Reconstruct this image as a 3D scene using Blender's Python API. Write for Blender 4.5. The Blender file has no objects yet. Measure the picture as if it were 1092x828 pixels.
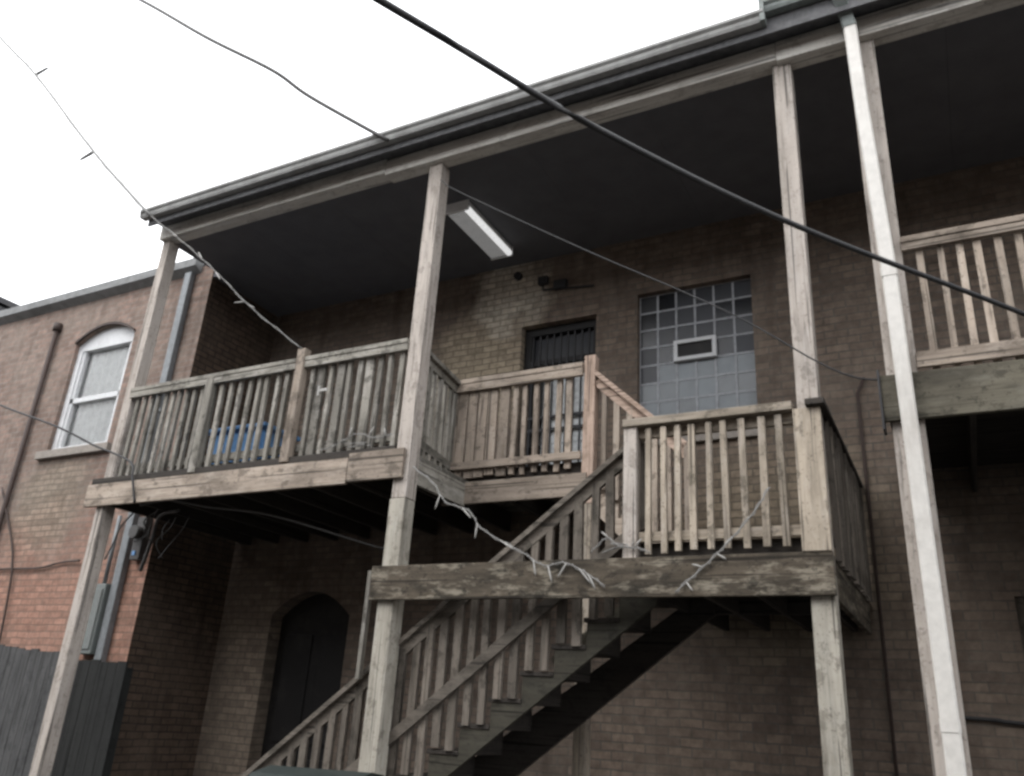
import bpy, bmesh, math, random
from mathutils import Vector, Matrix
random.seed(11)
S = bpy.context.scene
COL = S.collection
R = math.radians

# ------------------------------------------------------------------ materials
def new_mat(name):
    m = bpy.data.materials.new(name); m.use_nodes = True
    nt = m.node_tree; nt.nodes.clear()
    out = nt.nodes.new('ShaderNodeOutputMaterial'); b = nt.nodes.new('ShaderNodeBsdfPrincipled')
    nt.links.new(b.outputs[0], out.inputs[0])
    return m, nt, b
def N(nt, t, **kw):
    n = nt.nodes.new(t)
    for k, v in kw.items():
        if k in n.inputs.keys() if isinstance(k, str) else False: n.inputs[k].default_value = v
        else: setattr(n, k, v)
    return n
def ramp(nt, stops, src):
    r = nt.nodes.new('ShaderNodeValToRGB'); e = r.color_ramp.elements
    while len(e) < len(stops): e.new(0.5)
    for el, (p, c) in zip(e, stops):
        el.position = p; el.color = (c[0], c[1], c[2], 1) if isinstance(c, tuple) else (c, c, c, 1)
    nt.links.new(src, r.inputs[0]); return r.outputs[0]
def mix(nt, fac, a, b, mode='MIX'):
    m = nt.nodes.new('ShaderNodeMix'); m.data_type = 'RGBA'; m.blend_type = mode
    for sock, v in ((m.inputs['Factor'], fac), (m.inputs['A'], a), (m.inputs['B'], b)):
        if hasattr(v, 'links'): nt.links.new(v, sock)
        elif isinstance(v, tuple): sock.default_value = (v[0], v[1], v[2], 1)
        else: sock.default_value = v
    # 'A'/'B' by name hit the float sockets first: link RGBA ones explicitly
    return m
def mixc(nt, fac, a, b, mode='MIX'):
    m = nt.nodes.new('ShaderNodeMix'); m.data_type = 'RGBA'; m.blend_type = mode
    ia, ib, out = m.inputs[6], m.inputs[7], m.outputs[2]
    for sock, v in ((m.inputs[0], fac), (ia, a), (ib, b)):
        if isinstance(v, bpy.types.NodeSocket): nt.links.new(v, sock)
        elif isinstance(v, tuple): sock.default_value = (v[0], v[1], v[2], 1)
        else: sock.default_value = v
    return out
def noise(nt, vec, scale, detail=4, rough=.55, dist=0.0):
    n = nt.nodes.new('ShaderNodeTexNoise'); n.inputs['Scale'].default_value = scale
    n.inputs['Detail'].default_value = detail; n.inputs['Roughness'].default_value = rough
    n.inputs['Distortion'].default_value = dist
    nt.links.new(vec, n.inputs['Vector']); return n.outputs['Fac']
def objvec(nt, rand=True):
    tc = nt.nodes.new('ShaderNodeTexCoord')
    if not rand: return tc.outputs['Object'], None
    oi = nt.nodes.new('ShaderNodeObjectInfo')
    mul = nt.nodes.new('ShaderNodeVectorMath'); mul.operation = 'SCALE'; mul.inputs[0].default_value = (37, 71, 53)
    nt.links.new(oi.outputs['Random'], mul.inputs['Scale'])
    add = nt.nodes.new('ShaderNodeVectorMath'); add.operation = 'ADD'
    nt.links.new(tc.outputs['Object'], add.inputs[0]); nt.links.new(mul.outputs[0], add.inputs[1])
    return add.outputs[0], oi.outputs['Random']
def scaled(nt, vec, s):
    m = nt.nodes.new('ShaderNodeMapping'); m.inputs['Scale'].default_value = s
    nt.links.new(vec, m.inputs['Vector']); return m.outputs[0]
def bump(nt, b, h, strength, dist=.01):
    n = nt.nodes.new('ShaderNodeBump'); n.inputs['Strength'].default_value = strength; n.inputs['Distance'].default_value = dist
    nt.links.new(h, n.inputs['Height']); nt.links.new(n.outputs[0], b.inputs['Normal'])

def wood(name, col, axis, stain=(.05, .045, .035), amount=.5, light=None, lightamt=.3, var=.22, sc=2.3, rough=.85):
    m, nt, b = new_mat(name)
    v, rnd = objvec(nt)
    g = {'x': (1.2, 24, 24), 'y': (24, 1.2, 24), 'z': (24, 24, 1.2)}[axis]
    g2 = {'x': (.6, 2, 2), 'y': (2, .6, 2), 'z': (2, 2, .6)}[axis]
    grain = noise(nt, scaled(nt, v, g), 1.6, 6, .65, .6)
    big = noise(nt, scaled(nt, v, g2), sc, 5, .6, .3)
    dark = tuple(c * .30 for c in col); lite = tuple(min(.8, c * 1.25) for c in col)
    c = ramp(nt, [(.24, dark), (.46, col), (.78, lite)], grain)
    c = mixc(nt, ramp(nt, [(.44, 0.0), (.70, amount)], big), c, stain)
    if light:
        n3 = noise(nt, scaled(nt, v, g2), sc * 2.1, 6, .7, .12)
        c = mixc(nt, ramp(nt, [(.50, 0.0), (.64, lightamt)], n3), c, light)
    # sharp edged grime and bare patches where the finish has worn off
    pt = noise(nt, scaled(nt, v, tuple(x * .5 + 1.2 for x in g2)), sc * 1.6, 7, .72, .2)
    c = mixc(nt, ramp(nt, [(.55, 0.0), (.60, .62 * min(1, amount + .2))], pt), c, tuple(x * .8 for x in stain))
    sp_ = noise(nt, v, 38, 3, .6)
    c = mixc(nt, ramp(nt, [(.60, 0.0), (.72, .55)], sp_), c, tuple(x * .45 for x in stain))
    # splits along the grain
    ck = noise(nt, scaled(nt, v, tuple(x * (1.6 if x > 5 else .5) for x in g)), 1.0, 2, .4, .2)
    c = mixc(nt, ramp(nt, [(.335, .75), (.36, 0.0)], ck), c, tuple(x * .15 for x in col))
    # dark knots and nail stains
    kn = nt.nodes.new('ShaderNodeTexVoronoi'); kn.inputs['Scale'].default_value = 5.5
    kg = {'x': (.35, 1.6, 1.6), 'y': (1.6, .35, 1.6), 'z': (1.6, 1.6, .35)}[axis]
    nt.links.new(scaled(nt, v, kg), kn.inputs['Vector'])
    c = mixc(nt, ramp(nt, [(.04, .6), (.1, 0.0)], kn.outputs['Distance']), c, tuple(x * .25 for x in col))
    mr = nt.nodes.new('ShaderNodeMapRange'); mr.inputs['To Min'].default_value = 1 - var; mr.inputs['To Max'].default_value = 1 + var * .7
    nt.links.new(rnd, mr.inputs['Value'])
    hs = nt.nodes.new('ShaderNodeHueSaturation'); nt.links.new(mr.outputs[0], hs.inputs['Value']); nt.links.new(c, hs.inputs['Color'])
    nt.links.new(hs.outputs[0], b.inputs['Base Color']); b.inputs['Roughness'].default_value = rough
    b.inputs['Specular IOR Level'].default_value = .25
    bump(nt, b, grain, .35, .006)
    return m

def brick(name, axis, c1, c2, mortar, wash, washamt, tone=None, patch=None, low=None):
    m, nt, b = new_mat(name)
    tc = nt.nodes.new('ShaderNodeTexCoord'); sx = nt.nodes.new('ShaderNodeSeparateXYZ'); cb = nt.nodes.new('ShaderNodeCombineXYZ')
    v = tc.outputs['Object']
    wob = nt.nodes.new('ShaderNodeTexNoise'); wob.inputs['Scale'].default_value = 3.0; nt.links.new(v, wob.inputs['Vector'])
    vm = nt.nodes.new('ShaderNodeVectorMath'); vm.operation = 'MULTIPLY_ADD'
    vm.inputs[1].default_value = (.03, .03, .03); nt.links.new(wob.outputs['Color'], vm.inputs[0]); nt.links.new(v, vm.inputs[2])
    nt.links.new(vm.outputs[0], sx.inputs[0])
    nt.links.new(sx.outputs['X' if axis == 'x' else 'Y'], cb.inputs[0]); nt.links.new(sx.outputs['Z'], cb.inputs[1])
    bt = nt.nodes.new('ShaderNodeTexBrick')
    bt.inputs['Scale'].default_value = 1.0; bt.inputs['Brick Width'].default_value = .215; bt.inputs['Row Height'].default_value = .078
    bt.inputs['Mortar Size'].default_value = .008; bt.inputs['Mortar Smooth'].default_value = .15; bt.inputs['Bias'].default_value = -.1
    bt.inputs['Color1'].default_value = (*c1, 1); bt.inputs['Color2'].default_value = (*c2, 1); bt.inputs['Mortar'].default_value = (*mortar, 1)
    nt.links.new(cb.outputs[0], bt.inputs['Vector'])
    c = bt.outputs['Color']
    nd = noise(nt, v, 11, 5, .75)
    bw = nt.nodes.new('ShaderNodeRGBToBW'); nt.links.new(bt.outputs['Color'], bw.inputs[0])
    lo_, hi_ = sorted((sum(c1) / 3, sum(c2) / 3))
    det = mixc(nt, 1.0, ramp(nt, [(.3, .5), (.55, 1.0), (.75, 1.25)], nd), ramp(nt, [(max(0, lo_ * .9), .68), (hi_ * 1.05, 1.15)], bw.outputs[0]), 'MULTIPLY')
    det = mixc(nt, bt.outputs['Fac'], det, (.48, .48, .48))
    c = mixc(nt, .8, c, mixc(nt, 1.0, c, ramp(nt, [(.3, .55), (.55, 1.0), (.75, 1.3)], nd), 'MULTIPLY'))
    n1 = noise(nt, v, 1.1, 6, .62, .4)
    c = mixc(nt, ramp(nt, [(.4, 0.0), (.66, washamt)], n1), c, wash)
    n2 = noise(nt, v, 7, 6, .7)
    c = mixc(nt, ramp(nt, [(.36, .5), (.6, 0.0)], n2), c, tuple(x * .45 for x in c1))
    n3 = noise(nt, scaled(nt, v, (2.5, 2.5, .35)), 1.6, 4, .6)       # long vertical weather streaks
    c = mixc(nt, ramp(nt, [(.52, 0.0), (.72, .45)], n3), c, tuple(x * .35 for x in c2))
    if low:      # older, redder brick below a level line on the wall
        z0, z1, lc = low
        s2 = nt.nodes.new('ShaderNodeSeparateXYZ'); nt.links.new(v, s2.inputs[0])
        ad = nt.nodes.new('ShaderNodeMath'); ad.operation = 'MULTIPLY_ADD'; ad.inputs[1].default_value = 1.6
        nt.links.new(n1, ad.inputs[0]); nt.links.new(s2.outputs['Z'], ad.inputs[2])
        mr = nt.nodes.new('ShaderNodeMapRange'); mr.inputs['From Min'].default_value = z0 + .8; mr.inputs['From Max'].default_value = z1 + .8
        mr.inputs['To Min'].default_value = .7; mr.inputs['To Max'].default_value = 0
        nt.links.new(ad.outputs[0], mr.inputs['Value'])
        c = mixc(nt, mr.outputs[0], c, mixc(nt, .8, c, mixc(nt, 1.0, det, lc, 'MULTIPLY')))
    for (p, r, pc, amt) in (patch or []):
        d = nt.nodes.new('ShaderNodeVectorMath'); d.operation = 'DISTANCE'; d.inputs[1].default_value = p
        nz = nt.nodes.new('ShaderNodeVectorMath'); nz.operation = 'MULTIPLY_ADD'; nz.inputs[1].default_value = (.9, .9, .9)
        w2 = nt.nodes.new('ShaderNodeTexNoise'); w2.inputs['Scale'].default_value = 2.6; w2.inputs['Detail'].default_value = 5
        nt.links.new(v, w2.inputs['Vector']); nt.links.new(w2.outputs['Color'], nz.inputs[0]); nt.links.new(v, nz.inputs[2])
        nt.links.new(nz.outputs[0], d.inputs[0])
        f = ramp(nt, [(0.0, amt), (.55, amt * .8), (1.0, 0.0)], N_div(nt, d.outputs['Value'], r))
        c = mixc(nt, f, c, mixc(nt, 1.0, det, pc, 'MULTIPLY'))
    nt.links.new(c, b.inputs['Base Color']); b.inputs['Roughness'].default_value = .92; b.inputs['Specular IOR Level'].default_value = .2
    inv = nt.nodes.new('ShaderNodeMath'); inv.operation = 'MULTIPLY_ADD'; inv.inputs[1].default_value = -1; 
    nt.links.new(bt.outputs['Fac'], inv.inputs[0]); nt.links.new(n2, inv.inputs[2])
    bump(nt, b, inv.outputs[0], .7, .012)
    return m
def N_div(nt, s, r):
    d = nt.nodes.new('ShaderNodeMath'); d.operation = 'DIVIDE'; d.inputs[1].default_value = r; d.use_clamp = True
    nt.links.new(s, d.inputs[0]); return d.outputs[0]

def plain(name, col, rough=.6, metal=0.0, vary=.35, scale=6.0, dirt=(.06, .055, .05), dirtamt=.35, streak=False, spec=.4):
    m, nt, b = new_mat(name)
    v, rnd = objvec(nt)
    n1 = noise(nt, scaled(nt, v, (1, 1, .25)) if streak else v, scale, 6, .65, .2)
    n2 = noise(nt, v, scale * 5, 4, .6)
    c = ramp(nt, [(.3, tuple(x * (1 - vary) for x in col)), (.6, col), (.85, tuple(min(.9, x * (1 + vary * .3)) for x in col))], n2)
    c = mixc(nt, ramp(nt, [(.5, 0.0), (.75, dirtamt)], n1), c, dirt)
    nt.links.new(c, b.inputs['Base Color'])
    b.inputs['Roughness'].default_value = rough; b.inputs['Metallic'].default_value = metal; b.inputs['Specular IOR Level'].default_value = spec
    bump(nt, b, n2, .12, .004)
    return m
def glass_mat():
    m, nt, b = new_mat('window glass')
    out = [n for n in nt.nodes if n.type == 'OUTPUT_MATERIAL'][0]
    t = nt.nodes.new('ShaderNodeBsdfTransparent'); g = nt.nodes.new('ShaderNodeBsdfGlossy'); g.inputs['Roughness'].default_value = .04
    lw = nt.nodes.new('ShaderNodeFresnel'); lw.inputs['IOR'].default_value = 1.5
    ms = nt.nodes.new('ShaderNodeMixShader')
    nt.links.new(lw.outputs[0], ms.inputs[0]); nt.links.new(t.outputs[0], ms.inputs[1]); nt.links.new(g.outputs[0], ms.inputs[2])
    nt.links.new(ms.outputs[0], out.inputs[0]); return m

M = {}
for a in 'xyz':
    M['post' + a] = wood('pale weathered timber ' + a, (.43, .385, .345), a, (.20, .175, .15), .5, (.5, .46, .43), .4, var=.05)
    M['low' + a] = wood('greenish weathered timber ' + a, (.37, .345, .295), a, (.14, .125, .10), .6, (.44, .42, .375), .4, var=.05)
    M['deck' + a] = wood('grey weathered timber ' + a, (.25, .235, .205), a, (.075, .07, .058), .8, (.42, .40, .37), .5, var=.34)
    M['tan' + a] = wood('tan weathered timber ' + a, (.345, .287, .235), a, (.11, .09, .072), .75, (.48, .42, .36), .4, var=.24)
    M['land' + a] = wood('landing timber ' + a, (.35, .30, .24), a, (.10, .085, .065), .75, (.47, .42, .37), .4, var=.28)
    M['moss' + a] = wood('damp mossy timber ' + a, (.082, .067, .05), a, (.018, .016, .012), 1.0, (.27, .24, .19), .75, var=.05, sc=3.2)
    M['green' + a] = wood('greenish timber ' + a, (.13, .118, .09), a, (.05, .045, .035), .8, (.21, .20, .165), .4, var=.08)
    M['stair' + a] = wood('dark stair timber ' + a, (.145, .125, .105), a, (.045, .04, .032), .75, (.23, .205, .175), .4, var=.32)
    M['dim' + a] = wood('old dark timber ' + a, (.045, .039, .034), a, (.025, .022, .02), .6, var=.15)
    M['new' + a] = wood('newer orange timber ' + a, (.45, .34, .275), a, (.2, .14, .1), .5, var=.12)
    M['beam' + a] = wood('pale eave timber ' + a, (.68, .65, .60), a, (.42, .39, .35), .5, (.66, .63, .6), .3, var=.05)
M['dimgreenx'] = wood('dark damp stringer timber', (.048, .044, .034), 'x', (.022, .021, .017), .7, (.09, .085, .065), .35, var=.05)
M['rear'] = brick('brown common brick', 'x', (.215, .165, .13), (.125, .097, .08), (.115, .104, .09), (.23, .19, .155), .5,
                  patch=[((-1.75 + .45, .45, 5.45 + .45), .95, (.42, .35, .255), .9), ((-1.38 + .45, .45, 6.42 + .45), .62, (.66, .60, .50), 1.0),
                         ((-4.5 + .45, .45, 1.6 + .45), 1.5, (.25, .205, .16), .6), ((1.6 + .45, .45, 3.2 + .45), 1.2, (.25, .205, .145), .7)])
M['side'] = brick('dark brown brick', 'y', (.13, .092, .068), (.085, .062, .048), (.035, .03, .026), (.14, .11, .085), .4)
M['wing'] = brick('faded red brick', 'x', (.32, .225, .185), (.175, .128, .108), (.25, .22, .195), (.29, .25, .215), .6,
                  low=(2.8, 4.1, (.46, .235, .165)), patch=[((-.4 + .45, .45, 3.9 + .45), .9, (.29, .245, .19), .7)])
M['wingside'] = M['side']
M['ceil'] = plain('dark painted boards', (.125, .125, .135), .8, vary=.15, scale=.9, dirt=(.09, .09, .10), dirtamt=.5)
M['fascia'] = plain('dark fascia paint', (.13, .13, .135), .8, vary=.4, scale=3, dirt=(.05, .05, .05), dirtamt=.6)
M['gutter'] = plain('grey gutter metal', (.36, .36, .35), .6, 0, vary=.25, scale=2, dirt=(.14, .13, .12), dirtamt=.7)
M['gutter2'] = plain('greenish gutter metal', (.22, .245, .235), .6, 0, vary=.3, scale=4, dirt=(.05, .06, .055), dirtamt=.6)
M['roofedge'] = plain('worn roof edge metal', (.22, .225, .225), .6, 0, vary=.3, scale=2, dirt=(.06, .06, .06), dirtamt=.7)
M['roofing'] = plain('grey roofing felt', (.08, .08, .082), .95, vary=.4, scale=4)
M['white'] = plain('white painted metal', (.62, .60, .565), .5, vary=.12, scale=3.5, dirt=(.33, .30, .265), dirtamt=.65, streak=True)
M['whitepaint'] = plain('white window paint', (.62, .63, .64), .5, vary=.1, scale=4, dirt=(.35, .35, .36), dirtamt=.5)
M['lamp'] = plain('white lamp enamel', (.85, .85, .85), .25, vary=.05, scale=3, dirt=(.5, .5, .48), dirtamt=.3)
M['lens'] = plain('dusty lamp diffuser', (.42, .42, .42), .4, vary=.15, scale=8, dirt=(.2, .2, .2), dirtamt=.4)
M['dspout'] = plain('grey blue downspout', (.20, .215, .225), .5, .2, vary=.25, scale=3, dirt=(.09, .09, .09), dirtamt=.5, streak=True)
M['box'] = plain('grey green enamel', (.16, .178, .172), .5, vary=.15, scale=3, dirt=(.14, .13, .12), dirtamt=.6, streak=True)
M['cable'] = plain('black cable sheath', (.030, .030, .032), .6, vary=.3, scale=9)
M['cable2'] = plain('grey cable sheath', (.075, .072, .07), .6, vary=.3, scale=9)
M['rust'] = plain('rusty brown pipe', (.055, .036, .03), .7, vary=.4, scale=9)
M['cord'] = plain('faded white light cord', (.24, .235, .225), .5, vary=.2, scale=15)
M['oldcord'] = plain('dirty grey cord', (.22, .218, .212), .6, vary=.2, scale=15)
M['bulb'] = plain('milky bulb plastic', (.36, .35, .33), .3, vary=.1, scale=15)
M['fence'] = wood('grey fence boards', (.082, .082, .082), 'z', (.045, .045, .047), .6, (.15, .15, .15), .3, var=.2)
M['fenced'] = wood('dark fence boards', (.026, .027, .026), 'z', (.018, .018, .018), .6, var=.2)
M['bin'] = plain('dark green bin plastic', (.010, .017, .015), .6, vary=.25, scale=5, dirt=(.06, .06, .055), dirtamt=.3)
M['blue'] = plain('blue plastic', (.13, .30, .58), .5, vary=.15, scale=4, dirt=(.12, .20, .32), dirtamt=.4)
M['rubber'] = plain('black rubber', (.02, .02, .02), .8)
M['asphalt'] = plain('worn asphalt', (.055, .054, .052), .95, vary=.5, scale=2.5, dirt=(.085, .082, .077), dirtamt=.6)
M['door'] = plain('dark painted door', (.008, .007, .007), .6, vary=.3, scale=3)
M['curtain'] = plain('pale curtain', (.82, .84, .83), .9, vary=.2, scale=3, dirt=(.6, .63, .62), dirtamt=.6, streak=True)
M['lace'] = plain('grey lace curtain', (.80, .82, .82), .9, vary=.3, scale=4, dirt=(.4, .42, .42), dirtamt=.6, streak=True)
M['blockdark'] = plain('dark glass block', (.018, .02, .026), .35, vary=.2, scale=2, spec=.5)
M['blocklight'] = plain('frosted glass block', (.17, .19, .205), .35, vary=.12, scale=2.2, dirt=(.09, .10, .11), dirtamt=.8, spec=.5)
M['mortar'] = plain('grey block mortar', (.42, .435, .46), .9, vary=.3, scale=9)
M['sill'] = plain('weathered limestone', (.30, .27, .24), .9, vary=.25, scale=5)
M['shingle'] = plain('dark shingles', (.03, .03, .033), .95, vary=.4, scale=6)
M['siding'] = plain('dark siding', (.045, .045, .048), .8, vary=.1, scale=3)
M['iron'] = plain('dark iron', (.03, .03, .033), .6, vary=.3, scale=9)
M['glass'] = glass_mat()
M['tube'] = plain('lamp tube with added glow', (.8, .8, .8), .4)
_b = M['tube'].node_tree.nodes['Principled BSDF']; _b.inputs['Emission Color'].default_value = (1, 1, 1, 1); _b.inputs['Emission Strength'].default_value = .28  # small glow added so the tube reads as a bright strip
_b = M['lens'].node_tree.nodes['Principled BSDF']; _b.inputs['Emission Color'].default_value = (1, 1, 1, 1); _b.inputs['Emission Strength'].default_value = .05  # faint glow added to lift the grey underside

for k_ in ('blockdark', 'blocklight'):       # every block of the window differs a little
    nt_ = M[k_].node_tree; b_ = nt_.nodes['Principled BSDF']; src_ = b_.inputs['Base Color'].links[0].from_socket
    ge_ = nt_.nodes.new('ShaderNodeNewGeometry')
    nt_.links.new(mixc(nt_, 1.0, src_, ramp(nt_, [(0, .5), (1, 1.5)], ge_.outputs['Random Per Island']), 'MULTIPLY'), b_.inputs['Base Color'])
    nt_.links.new(ramp(nt_, [(0, .15), (1, .5)], ge_.outputs['Random Per Island']), b_.inputs['Roughness'])

# ------------------------------------------------------------------ geometry helpers
class MB:
    def __init__(s): s.bm = bmesh.new()
    def box(s, x0, x1, y0, y1, z0, z1, bev=0.0):
        b = bmesh.new()
        bmesh.ops.create_cube(b, size=1)
        for v in b.verts:
            v.co = Vector(((x0 + x1) / 2 + v.co.x * (x1 - x0), (y0 + y1) / 2 + v.co.y * (y1 - y0), (z0 + z1) / 2 + v.co.z * (z1 - z0)))
        if bev: bmesh.ops.bevel(b, geom=list(b.edges), offset=bev, segments=2, profile=.6, affect='EDGES')
        s.merge(b); return s
    def bar(s, p, q, w, h, bev=0.0, up=(0, 0, 1)):      # w across, h along up
        p, q = Vector(p), Vector(q); d = (q - p); L = d.length; d.normalize()
        side = d.cross(Vector(up)); side.normalize(); u = side.cross(d)
        b = bmesh.new(); bmesh.ops.create_cube(b, size=1)
        mid = (p + q) / 2
        for v in b.verts: v.co = mid + d * (v.co.x * L) + side * (v.co.y * w) + u * (v.co.z * h)
        bmesh.ops.recalc_face_normals(b, faces=b.faces)
        if bev: bmesh.ops.bevel(b, geom=list(b.edges), offset=bev, segments=2, profile=.6, affect='EDGES')
        s.merge(b); return s
    def merge(s, b):
        me = bpy.data.meshes.new('tmp'); b.to_mesh(me); b.free(); s.bm.from_mesh(me); bpy.data.meshes.remove(me)
    def prism(s, pts, axis, a0, a1):                     # polygon in the plane across axis, extruded from a0 to a1
        def P(p, a): return {'y': (p[0], a, p[1]), 'x': (a, p[0], p[1]), 'z': (p[0], p[1], a)}[axis]
        va = [s.bm.verts.new(P(p, a0)) for p in pts]; vb = [s.bm.verts.new(P(p, a1)) for p in pts]
        fs = [s.bm.faces.new(va), s.bm.faces.new(vb[::-1])]
        n = len(pts)
        for i in range(n): fs.append(s.bm.faces.new((va[i], vb[i], vb[(i + 1) % n], va[(i + 1) % n])))
        bmesh.ops.recalc_face_normals(s.bm, faces=fs); return s
    def quad(s, *p): s.bm.faces.new([s.bm.verts.new(q) for q in p]); return s
    def tube(s, pts, r, n=7, smooth=True, caps=True):
        pts = [Vector(p) for p in pts]
        rings = []
        for i, p in enumerate(pts):
            d = (pts[min(i + 1, len(pts) - 1)] - pts[max(i - 1, 0)]).normalized()
            a = d.cross(Vector((0, 1, 0)) if abs(d.y) < .9 else Vector((0, 0, 1))).normalized(); b = d.cross(a)
            rr = r[i] if isinstance(r, (list, tuple)) else r
            rings.append([s.bm.verts.new(p + (a * math.cos(2 * math.pi * k / n) + b * math.sin(2 * math.pi * k / n)) * rr) for k in range(n)])
        for i in range(len(rings) - 1):
            for k in range(n):
                f = s.bm.faces.new((rings[i][k], rings[i][(k + 1) % n], rings[i + 1][(k + 1) % n], rings[i + 1][k])); f.smooth = smooth
        if caps: s.bm.faces.new(rings[0][::-1]); s.bm.faces.new(rings[-1])
        return s
    def build(s, name, mat, parent=None, origin=None):
        off = Vector((0, 0, 0))
        p = parent
        while p is not None: off += Vector(p.location); p = p.parent
        loc = Vector(origin) - off if origin is not None else Vector((0, 0, 0))
        for v in s.bm.verts: v.co -= off + loc
        me = bpy.data.meshes.new(name); s.bm.to_mesh(me); s.bm.free(); me.materials.append(mat)
        o = bpy.data.objects.new(name, me); COL.objects.link(o); o.location = loc
        if parent: o.parent = parent
        return o
def spline(pts, n=10):                                    # Catmull-Rom through the points
    pts = [Vector(p) for p in pts]; out = []
    P = [pts[0] * 2 - pts[1]] + pts + [pts[-1] * 2 - pts[-2]]
    for i in range(1, len(P) - 2):
        for k in range(n):
            t = k / n; a, b, c, d = P[i - 1], P[i], P[i + 1], P[i + 2]
            out.append(.5 * ((2 * b) + (c - a) * t + (2 * a - 5 * b + 4 * c - d) * t * t + (3 * b - a - 3 * c + d) * t ** 3))
    out.append(pts[-1]); return out
def thing(name, label, cat, loc, group=None):
    o = bpy.data.objects.new(name, None); COL.objects.link(o); o.location = loc; o.empty_display_size = .2
    o['label'] = label; o['category'] = cat
    if group: o['group'] = group
    return o
def tag(o, label, cat, group=None):
    o['label'] = label; o['category'] = cat
    if group: o['group'] = group
    return o
def struct(o): o['kind'] = 'structure'; return o
def box(name, x0, x1, y0, y1, z0, z1, mat, parent, bev=.006):
    return MB().box(x0, x1, y0, y1, z0, z1, bev).build(name, mat, parent)
def dup(src, parent, loc, scale=(1, 1, 1), rot=(0, 0, 0), name=None):
    o = src.copy(); COL.objects.link(o); o.parent = parent
    off = Vector((0, 0, 0)); p = parent
    while p is not None: off += Vector(p.location); p = p.parent
    o.location = Vector(loc) - off; o.scale = scale; o.rotation_euler = rot; return o
def balusters(parent, mat, spots, z0, z1, w=.042, d=.035, along='x', wide=()):
    """spots: list of (x, y) or (x, y, z0, z1); the first is built, the rest are copies of it"""
    src = None
    for i, s in enumerate(spots):
        x, y = s[0], s[1]; a, b = (s[2], s[3]) if len(s) > 2 else (z0, z1)
        a += random.uniform(-.018, .012)
        L = b - a
        k = 2.0 if i in wide else random.uniform(.9, 1.15)
        sc = (k, 1, L) if along == 'x' else (1, k, L)
        rot = (random.uniform(-.006, .006), random.uniform(-.011, .011), random.uniform(-.05, .05))
        if src is None:
            m = MB().box(-w / 2 if along == 'x' else -d / 2, w / 2 if along == 'x' else d / 2, -d / 2 if along == 'x' else -w / 2, d / 2 if along == 'x' else w / 2, 0, 1)
            me_parent = parent
            src = m.build('baluster', mat, None); src.parent = parent
            off = Vector((0, 0, 0)); p = parent
            while p is not None: off += Vector(p.location); p = p.parent
            src.location = Vector((x, y, a)) - off; src.scale = sc; src.rotation_euler = rot
        else: dup(src, parent, (x, y, a), sc, rot)

def wall_panel(mb, ax, at, u0, u1, z0, z1, holes, depth):
    """brick sheet with openings. ax 'x': runs along x at y=at, reveals go to at+depth. holes: (u0,u1,z0,z1,rise)"""
    def P(u, z, d=0): return (u, at + d, z)
    us = sorted({u0, u1, *[h[0] for h in holes], *[h[1] for h in holes]})
    zs = sorted({z0, z1, *[h[2] for h in holes], *[h[3] for h in holes]})
    for i in range(len(us) - 1):
        for j in range(len(zs) - 1):
            uc, zc = (us[i] + us[i + 1]) / 2, (zs[j] + zs[j + 1]) / 2
            if any(h[0] < uc < h[1] and h[2] < zc < h[3] for h in holes): continue
            mb.quad(P(us[i], zs[j]), P(us[i + 1], zs[j]), P(us[i + 1], zs[j + 1]), P(us[i], zs[j + 1]))
    for (a, b, c, d, rise) in holes:
        mb.quad(P(a, c), P(a, d - rise), P(a, d - rise, depth), P(a, c, depth))
        mb.quad(P(b, c), P(b, c, depth), P(b, d - rise, depth), P(b, d - rise))
        mb.quad(P(a, c), P(a, c, depth), P(b, c, depth), P(b, c))
        if rise <= 0: mb.quad(P(a, d), P(b, d), P(b, d, depth), P(a, d, depth))
        else:
            n = 14
            arc = [(a + (b - a) * k / n, d - rise + rise * (1 - (2 * k / n - 1) ** 2)) for k in range(n + 1)]
            for (p, q) in zip(arc, arc[1:]):
                if d - min(p[1], q[1]) > 1e-4:
                    pts = [P(*p), P(*q)] + ([P(q[0], d)] if d - q[1] > 1e-5 else []) + ([P(p[0], d)] if d - p[1] > 1e-5 else [])
                    mb.quad(*pts)
                mb.quad(P(*p), P(*p, depth), P(*q, depth), P(*q))
def arch_poly(a, b, c, d, rise, n=14):
    return [(a, c), (b, c)] + [(b - (b - a) * k / n, d - rise + rise * (1 - (2 * k / n - 1) ** 2)) for k in range(n + 1)]

# ------------------------------------------------------------------ ground
g = MB().quad((-300, -300, 0), (300, -300, 0), (300, 300, 0), (-300, 300, 0)).build('ground', M['asphalt']); struct(g)

# ------------------------------------------------------------------ main brick building
YW = 7.75
main = thing('brick_building', 'brown brick building behind the porches with glass block window and dark doors', 'building', (-3, YW, 0))
mb = MB()
GB = (-2.78, -1.54, 4.38, 6.08, 0); UD = (-4.22, -3.27, 3.72, 5.93, 0); LD = (-7.43, -6.24, 0.02, 2.88, .28); RW = (.37, 1.35, 1.0, 2.75, .0)
wall_panel(mb, 'x', YW, -8.25, 6.0, 0, 7.3, [GB, UD, LD, RW], .22)
mb.quad((-8.25, YW + .36, 0), (6, YW + .36, 0), (6, YW + .36, 7.3), (-8.25, YW + .36, 7.3))
mb.build('wall', M['rear'], main)
box('roof', -8.2, 6, YW + .05, 16, 7.32, 7.45, M['roofing'], main)
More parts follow.
